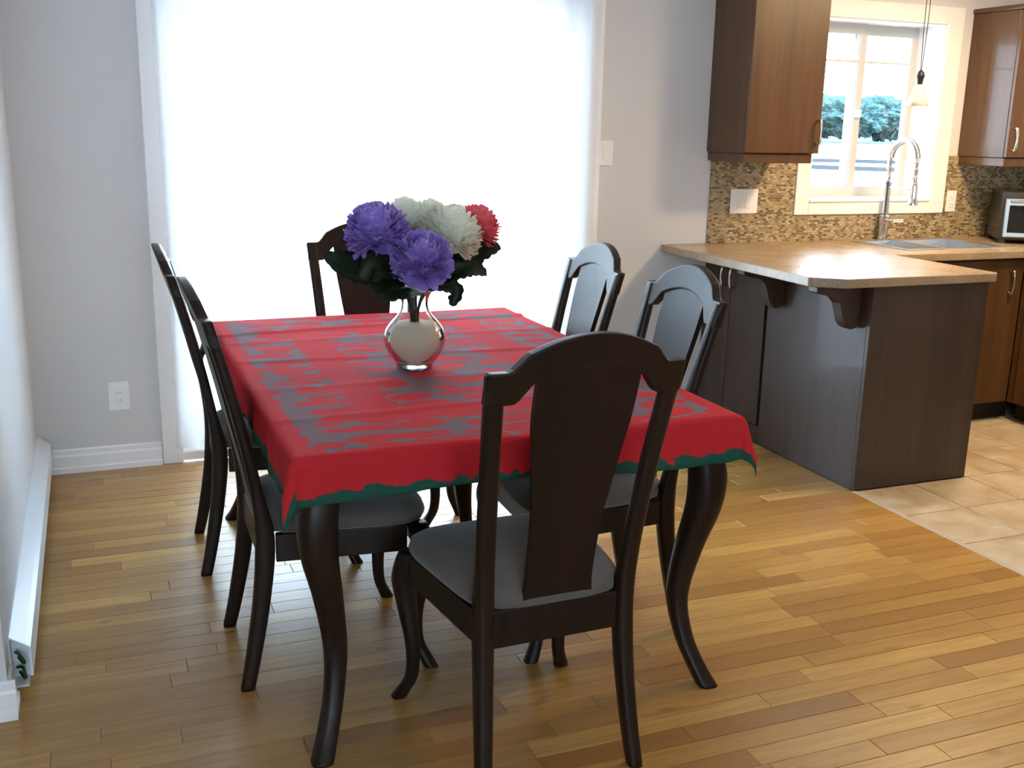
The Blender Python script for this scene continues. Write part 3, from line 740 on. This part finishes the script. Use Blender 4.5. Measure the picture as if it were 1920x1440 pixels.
# ------------------------------------------------------------------ dining chairs
def back_y(z):
    """rear post line, seat level to ear"""
    t = (z-0.42)/0.60
    return -0.200-0.035*t-0.090*max(0, t)**1.5
def make_chair():
    t = thing('dining_chair', '', 'chair')
    # rear posts run from floor to ear in one piece
    for s in (-1, 1):
        bm = bmesh.new()
        secs = [(s*0.196, -0.262, 0.0005, 0.034, 0.036), (s*0.188, -0.240, 0.10, 0.037, 0.040), (s*0.180, -0.212, 0.26, 0.041, 0.046), (s*0.177, -0.199, 0.42, 0.043, 0.050)]
        for z in (0.55, 0.68, 0.80, 0.91, 0.975, 1.008):
            k = (z-0.42)/0.58
            secs.append((s*(0.177+0.031*k**1.3), back_y(z), z, 0.040, 0.034-0.006*k))
        sweep_z(bm, secs, 5, 16, 5.0); finish('rear_post', bm, 'espresso', t, smooth=True)
    # front cabriole legs
    for s in (-1, 1):
        bm = bmesh.new()
        sweep_z(bm, [(s*0.216, 0.205, 0.425, 0.058, 0.058), (s*0.224, 0.216, 0.385, 0.064, 0.064), (s*0.229, 0.224, 0.335, 0.062, 0.062), (s*0.222, 0.217, 0.26, 0.050, 0.050),
                     (s*0.212, 0.204, 0.16, 0.038, 0.038), (s*0.214, 0.208, 0.075, 0.034, 0.034), (s*0.233, 0.230, 0.020, 0.038, 0.038), (s*0.240, 0.240, 0.0005, 0.040, 0.040)], 5, 16, 2.8)
        finish('front_leg', bm, 'espresso', t, smooth=True)
    # seat rails
    def rail(p0, p1, z0, z1, th, name):
        v = Vector((p1[0]-p0[0], p1[1]-p0[1])).normalized(); n = Vector((-v.y, v.x))*th/2
        pl_ = [(p0[0]+n.x, p0[1]+n.y), (p1[0]+n.x, p1[1]+n.y), (p1[0]-n.x, p1[1]-n.y), (p0[0]-n.x, p0[1]-n.y)]
        return finish(name, prism(pl_, z0, z1, bev=0.003), 'espresso', t)
    rail((-0.155, -0.199), (0.155, -0.199), 0.345, 0.436, 0.026, 'rear_rail')
    rail((-0.185, 0.212), (0.185, 0.212), 0.358, 0.425, 0.026, 'front_rail')
    for s in (-1, 1): rail((s*0.180, -0.172), (s*0.217, 0.176), 0.352, 0.428, 0.026, 'side_rail')
    # upholstered seat: domed trapezoid pad
    bm = bmesh.new(); n = 14; top, rim = [], []
    def outline(a, k):
        c, s_ = math.cos(a), math.sin(a); p = 5.0
        q = (abs(c)**p+abs(s_)**p)**(-1/p)
        yy = 0.018+0.232*q*s_; fr = (yy+0.215)/0.47
        return (0.190+0.058*fr)*q*c*k, 0.018+(yy-0.018)*k
    rings = []
    for k, z in ((0.955, 0.428), (0.99, 0.436), (1.0, 0.450), (0.985, 0.462), (0.93, 0.474), (0.78, 0.484), (0.5, 0.491), (0.2, 0.493)):
        rings.append([bm.verts.new((*outline(2*math.pi*i/40, k), z)) for i in range(40)])
    for a, b in zip(rings, rings[1:]):
        for i in range(40): bm.faces.new((a[i], a[(i+1) % 40], b[(i+1) % 40], b[i]))
    bm.faces.new(rings[0][::-1]); bm.faces.new(rings[-1])
    finish('seat', bm, 'fabric', t, smooth=True)
    # crest rail: ears, S-shaped shoulders and a flat arch
    bm = bmesh.new(); nx = 44; fr_, bk_ = [], []
    def top(x):
        a = abs(x)
        if a > 0.186: return 1.013
        if a > 0.135:
            q = (0.186-a)/0.051; return 1.013+0.042*(3*q*q-2*q**3)
        return 1.055+0.034*(1-(a/0.135)**2)
    def bot(x):
        a = abs(x)
        if a > 0.170: return 0.941
        if a > 0.115:
            q = (0.170-a)/0.055; return 0.941+0.052*(3*q*q-2*q**3)
        return 0.993+0.024*(1-(a/0.115)**2)
    nz = 5; lay = {}
    for side, off in ((0, 0.014), (1, -0.014)):
        for i in range(nx+1):
            x = -0.226+0.452*i/nx
            for j in range(nz+1):
                z = bot(x)+(top(x)-bot(x))*j/nz
                bow = -0.012*(1-(x/0.226)**2)
                lay[side, i, j] = bm.verts.new((x, back_y(min(z, 1.02))-max(0, z-1.02)*0.3+off+bow, z))
    for i in range(nx):
        for j in range(nz):
            for sd in (0, 1):
                bm.faces.new((lay[sd, i, j], lay[sd, i+1, j], lay[sd, i+1, j+1], lay[sd, i, j+1]))
        bm.faces.new((lay[0, i, 0], lay[0, i+1, 0], lay[1, i+1, 0], lay[1, i, 0])); bm.faces.new((lay[0, i, nz], lay[0, i+1, nz], lay[1, i+1, nz], lay[1, i, nz]))
    for i in (0, nx):
        for j in range(nz): bm.faces.new((lay[0, i, j], lay[0, i, j+1], lay[1, i, j+1], lay[1, i, j]))
    bmesh.ops.recalc_face_normals(bm, faces=bm.faces[:])
    es = [e for e in bm.edges if e.calc_face_angle(0) > 0.9]
    bmesh.ops.bevel(bm, geom=es, offset=0.005, segments=2, affect='EDGES', profile=0.6)
    finish('crest_rail', bm, 'espresso', t)
    # splat: wide at the crest, waisted, with a shoe on the rear rail
    bm = bmesh.new(); nz = 30; lay = {}; nx = 8
    prof = cr([(0.430, 0.094), (0.455, 0.086), (0.52, 0.082), (0.66, 0.087), (0.80, 0.104), (0.90, 0.116), (1.015, 0.119)], 6)
    for side, off in ((0, 0.008), (1, -0.008)):
        for j, (z, w) in enumerate(prof):
            for i in range(nx+1):
                x = -w+2*w*i/nx; bow = -0.012*(1-(x/0.226)**2)*min(1, (z-0.42)/0.3)
                lay[side, i, j] = bm.verts.new((x, back_y(z)+off+bow, z))
    nj = len(prof)-1
    for j in range(nj):
        for i in range(nx):
            for sd in (0, 1): bm.faces.new((lay[sd, i, j], lay[sd, i+1, j], lay[sd, i+1, j+1], lay[sd, i, j+1]))
        for i in (0, nx): bm.faces.new((lay[0, i, j], lay[0, i, j+1], lay[1, i, j+1], lay[1, i, j]))
    for j in (0, nj):
        for i in range(nx): bm.faces.new((lay[0, i, j], lay[0, i+1, j], lay[1, i+1, j], lay[1, i, j]))
    bmesh.ops.recalc_face_normals(bm, faces=bm.faces[:])
    finish('splat', bm, 'espresso', t)
    return t
chair = make_chair()
# (label, x, y, heading of the sitter in degrees: 0 faces +Y)
chairs = [('dark dining chair nearest the viewer, seen from behind at the near table end', -2.012, -2.455, 1.5),
          ('nearer dark dining chair on the left side, by the heater', -2.368, -1.855, -90.0),
          ('farther dark dining chair on the left side, before the patio door edge', -2.388, -1.075, -92.0),
          ('nearer dark dining chair on the right side, in front of the peninsula', -1.605, -1.935, 88.0),
          ('farther dark dining chair on the right side, before the grey wall', -1.612, -1.325, 87.0),
          ('dark dining chair at the far table end, against the bright patio door', -1.910, -0.765, 180.0)]
for i, (lb, x, y, a) in enumerate(chairs):
    o = chair if i == 0 else copy_tree(chair)
    o.location = (x, y, 0); o.rotation_euler = (0, 0, math.radians(a)); o['label'] = lb; o['group'] = 'dining chairs around the table'

# ------------------------------------------------------------------ vase and flowers
VX, VY, VZ = -2.055, -1.690, TZ+0.0045
vs = thing('glass_vase', 'round clear glass vase with flared neck holding the flowers', 'vase', (VX, VY, VZ))
vp = [(0.0005, 0.0), (0.046, 0.0), (0.053, 0.006), (0.058, 0.018), (0.075, 0.040), (0.089, 0.068), (0.092, 0.092), (0.086, 0.118), (0.070, 0.142), (0.054, 0.160), (0.043, 0.178), (0.040, 0.195), (0.042, 0.212), (0.049, 0.228), (0.056, 0.238)]
vq = cr(vp, 4)
bm = bmesh.new(); lathe(bm, vq, 40); finish('vase_body', bm, 'vase', vs, smooth=True)
bm = bmesh.new(); tube(bm, [(0.056*math.cos(2*math.pi*k/40), 0.056*math.sin(2*math.pi*k/40), 0.238) for k in range(41)], 0.0022, 6, cap=False); finish('rim', bm, 'vase', vs, smooth=True)
M['thick_glass'] = mat('thick_clear_glass', (0.72, 0.75, 0.78), 0.05); M['thick_glass'].node_tree.nodes['Principled BSDF'].inputs['Transmission Weight'].default_value = 0.7
bm = bmesh.new(); lathe(bm, [(0.0005, 0.001), (0.045, 0.001), (0.052, 0.007), (0.054, 0.016), (0.0005, 0.018)], 32); finish('heavy_base', bm, 'thick_glass', vs, smooth=True)
bm = bmesh.new()
sp = [(0.0005, 0.019), (0.055, 0.019), (0.0725, 0.041), (0.0862, 0.068), (0.0893, 0.092), (0.0832, 0.117), (0.070, 0.134), (0.045, 0.139), (0.0005, 0.142)]
lathe(bm, cr(sp, 3), 40)
tag(finish('sand', bm, 'sand', None, smooth=True, loc=(VX, VY, VZ)), 'cream coloured sand filling the glass vase', 'sand', kind='stuff')

def petal(bm, base, dirn, length, width, curl, up, roll=0.0):
    """curved strip petal starting at base along dirn and curling towards up"""
    d = dirn.normalized(); s = d.cross(up)
    s = s.normalized() if s.length > 1e-4 else d.orthogonal().normalized()
    n = s.cross(d).normalized(); prev = None; pos = base.copy(); ang = 0.0
    K = 3
    for k in range(K+1):
        t = k/K; w = width*(0.55, 0.95, 1.1, 0.7)[k]
        q = (bm.verts.new(pos-s*w/2+n*w*0.16), bm.verts.new(pos-n*w*0.10), bm.verts.new(pos+s*w/2+n*w*0.16))
        if prev:
            bm.faces.new((prev[0], prev[1], q[1], q[0])); bm.faces.new((prev[1], prev[2], q[2], q[1]))
        prev = q
        ang = curl*(t+1/K); pos = pos+(d*math.cos(ang)+n*math.sin(ang))*length/K
def leaf_mesh(pts, w, fold=0.25):
    """broad leaf along a bent midrib with toothed edge"""
    bm = bmesh.new(); P = [Vector(p) for p in cr(pts, 8)]; n = len(P)-1; rows = []
    for i, p in enumerate(P):
        t = (P[min(i+1, n)]-P[max(i-1, 0)]).normalized(); s = t.cross(Vector((0, -0.75, 0.66)))
        s = s.normalized() if s.length > 1e-3 else Vector((1, 0, 0)); u = s.cross(t)
        f = i/n; ww = w*(0.10+math.sin(math.pi*min(1, f*0.93+0.07))**0.75)*(1.0 if i % 3 else 0.82)
        if i == n: ww = w*0.02
        rows.append([bm.verts.new(p-s*ww/2+u*ww*fold), bm.verts.new(p-s*ww/4+u*ww*fold*0.4), bm.verts.new(p), bm.verts.new(p+s*ww/4+u*ww*fold*0.4), bm.verts.new(p+s*ww/2+u*ww*fold)])
    for a, b in zip(rows, rows[1:]):
        for k in range(4): bm.faces.new((a[k], a[k+1], b[k+1], b[k]))
    r = bmesh.ops.solidify(bm, geom=bm.faces[:], thickness=0.0012)
    return bm
def flower(label, m, c, R, neck, leaves, group, npet=420, squash=0.9):
    o = thing('mum_flower', label, 'flower', (VX, VY, VZ+0.10), 0, group)
    O = Vector((VX, VY, VZ+0.10)); cc = Vector(c)-O
    nk = Vector((VX+neck[0], VY+neck[1], VZ+0.20))-O; ft = Vector((neck[0]*0.55, neck[1]*0.55, 0.025))
    ax = (cc-nk).normalized(); ax = (ax+Vector((0, 0, 0.5))).normalized()
    bm = bmesh.new(); tube(bm, [tuple(ft), tuple(nk), tuple(nk+(cc-nk)*0.5+Vector((0, 0, 0.01))), tuple(cc-ax*R*0.35)], [0.0042]*4, 7, n=4); finish('stem', bm, 'stem', o, smooth=True)
    rr = random.Random(hash(label) % 9999 if False else sum(map(ord, label)))
    bm = bmesh.new(); q = ax.to_track_quat('Z', 'Y')
    for k in range(npet):
        f = (k+0.5)/npet; ct_ = 1-1.62*f; ph = k*2.399963
        st = math.sqrt(max(0, 1-ct_*ct_)); dl = Vector((st*math.cos(ph), st*math.sin(ph), ct_*squash))
        dl = q @ dl
        jitter = Vector((rr.uniform(-1, 1), rr.uniform(-1, 1), rr.uniform(-1, 1)))*0.22
        L = R*(0.44+0.12*rr.random())
        petal(bm, cc-ax*R*0.12+dl*R*0.50, dl+jitter, L, R*rr.uniform(0.20, 0.27), rr.uniform(0.2, 0.9), ax)
    b = finish('bloom', bm, m, o, smooth=True); b['kind'] = 'stuff'
    bm = bmesh.new(); bmesh.ops.create_icosphere(bm, subdivisions=2, radius=R*0.60, matrix=Matrix.Translation(cc-ax*R*0.08)); finish('bloom_core', bm, m, o, smooth=True)
    for pts, w in leaves:
        finish('leaf', leaf_mesh([tuple(Vector(p)-O) for p in pts], w), 'leaf', o, smooth=True)
GF = 'artificial flowers in the glass vase'
flower('purple pompom flower at the left of the bouquet', 'purple', (-2.185, -1.752, 1.190), 0.096, (-0.018, -0.004),
       [([(-2.150, -1.735, 1.055), (-2.215, -1.75, 1.066), (-2.285, -1.76, 1.088), (-2.340, -1.765, 1.122)], 0.105),
        ([(-2.120, -1.76, 1.050), (-2.160, -1.80, 1.085), (-2.200, -1.825, 1.090), (-2.250, -1.83, 1.062)], 0.110),
        ([(-2.110, -1.75, 1.040), (-2.150, -1.80, 1.052), (-2.190, -1.84, 1.048), (-2.215, -1.86, 1.030)], 0.100)], GF)
flower('purple pompom flower at the front centre of the bouquet', 'purple', (-2.076, -1.835, 1.118), 0.092, (-0.004, -0.018),
       [([(-2.070, -1.74, 1.020), (-2.100, -1.79, 1.030), (-2.150, -1.82, 1.025), (-2.200, -1.83, 1.005)], 0.095),
        ([(-2.040, -1.73, 1.015), (-1.995, -1.74, 1.024), (-1.950, -1.742, 1.006), (-1.955, -1.742, 0.960)], 0.060)], GF)
flower('cream white pompom flower at the back of the bouquet', 'white', (-2.058, -1.600, 1.208), 0.078, (-0.004, 0.018), [([(-2.07, -1.64, 1.09), (-2.10, -1.60, 1.12), (-2.13, -1.56, 1.12), (-2.15, -1.53, 1.10)], 0.06)], GF, 340)
flower('cream white pompom flower at the right of the bouquet centre', 'white', (-1.950, -1.715, 1.176), 0.098, (0.014, -0.006),
       [([(-2.000, -1.71, 1.045), (-1.930, -1.705, 1.075), (-1.850, -1.695, 1.112), (-1.782, -1.685, 1.128)], 0.080),
        ([(-2.000, -1.72, 1.035), (-1.945, -1.74, 1.060), (-1.895, -1.745, 1.068), (-1.845, -1.74, 1.052)], 0.070)], GF)
flower('cream white pompom flower behind the right one, at the top', 'white', (-1.985, -1.615, 1.200), 0.080, (0.006, 0.014), [], GF, 340)
flower('coral red pompom flower at the right end of the bouquet', 'coral', (-1.852, -1.655, 1.188), 0.080, (0.020, 0.004),
       [([(-1.980, -1.66, 1.060), (-1.910, -1.64, 1.085), (-1.850, -1.62, 1.105), (-1.800, -1.61, 1.100)], 0.070)], GF, 340)

# ------------------------------------------------------------------ outdoors
structure(boxo('ground_lawn', (-120, 260, 60.0, 330, -0.75, -0.55), 'lawn'), 'green lawn behind the house')
structure(boxo('ground_yard', (-60, 120, WT+0.02, 60.0, -0.75, -0.549), 'concrete'), 'pale gravel yard outside')
pool = thing('garden_pool', 'white round garden pool in the yard seen through the kitchen window', 'pool', (12.4, 13.6, -0.549))
bm = bmesh.new(); lathe(bm, [(2.6, 0.0), (2.6, 1.30), (2.5, 1.30), (2.5, 0.0)], 40); finish('pool_wall', bm, 'pool_white', pool, smooth=False)
bm = bmesh.new(); lathe(bm, [(2.45, 1.301), (2.68, 1.301), (2.68, 1.38), (2.45, 1.38), (2.45, 1.301)], 40); finish('pool_rim', bm, 'pool_rim', pool)
bm = bmesh.new(); lathe(bm, [(2.49, 1.1), (0.01, 1.1)], 40); finish('water', bm, 'pool_white', pool)
def tree(label, x, y, h, r, seed):
    t = thing('broad_tree', label, 'tree', (x, y, -0.55), 0, 'trees at the end of the lawn')
    bm = bmesh.new(); tube(bm, [(0, 0, 0), (0.1, 0, h*0.3), (0, 0.1, h*0.6)], [0.4, 0.3, 0.16], 8, n=3); finish('trunk', bm, 'bark', t, smooth=True)
    bm = bmesh.new(); bmesh.ops.create_icosphere(bm, subdivisions=6, radius=1.0)
    off = Vector((seed*3.1, seed*1.7, seed*0.9))
    for v in bm.verts:
        n = v.co.normalized(); k = 0.80+0.30*mnoise.fractal(n*2.2+off, 1.0, 2.0, 4)+0.10*mnoise.noise(n*9+off)+0.09*mnoise.noise(n*24+off)+0.05*mnoise.noise(n*50+off)
        v.co = Vector((n.x*r*k, n.y*r*k*0.9, h*0.53+n.z*h*0.52*k))
    finish('crown', bm, 'leafy', t, smooth=True)
rt = random.Random(5)
pos = ['leftmost', 'second', 'third', 'fourth', 'fifth', 'sixth', 'rightmost']
for i in range(7):
    front = i % 2 == 0
    yy = 142 if front else 164
    tree(f'bushy green tree beyond the lawn, {pos[i]} of the row through the kitchen window', -2.93+(yy+4.67)*(0.715+i*0.047), yy, (7.3 if front else 8.3)+rt.uniform(-0.5, 0.6), 6.3 if front else 7.2, 11+i)
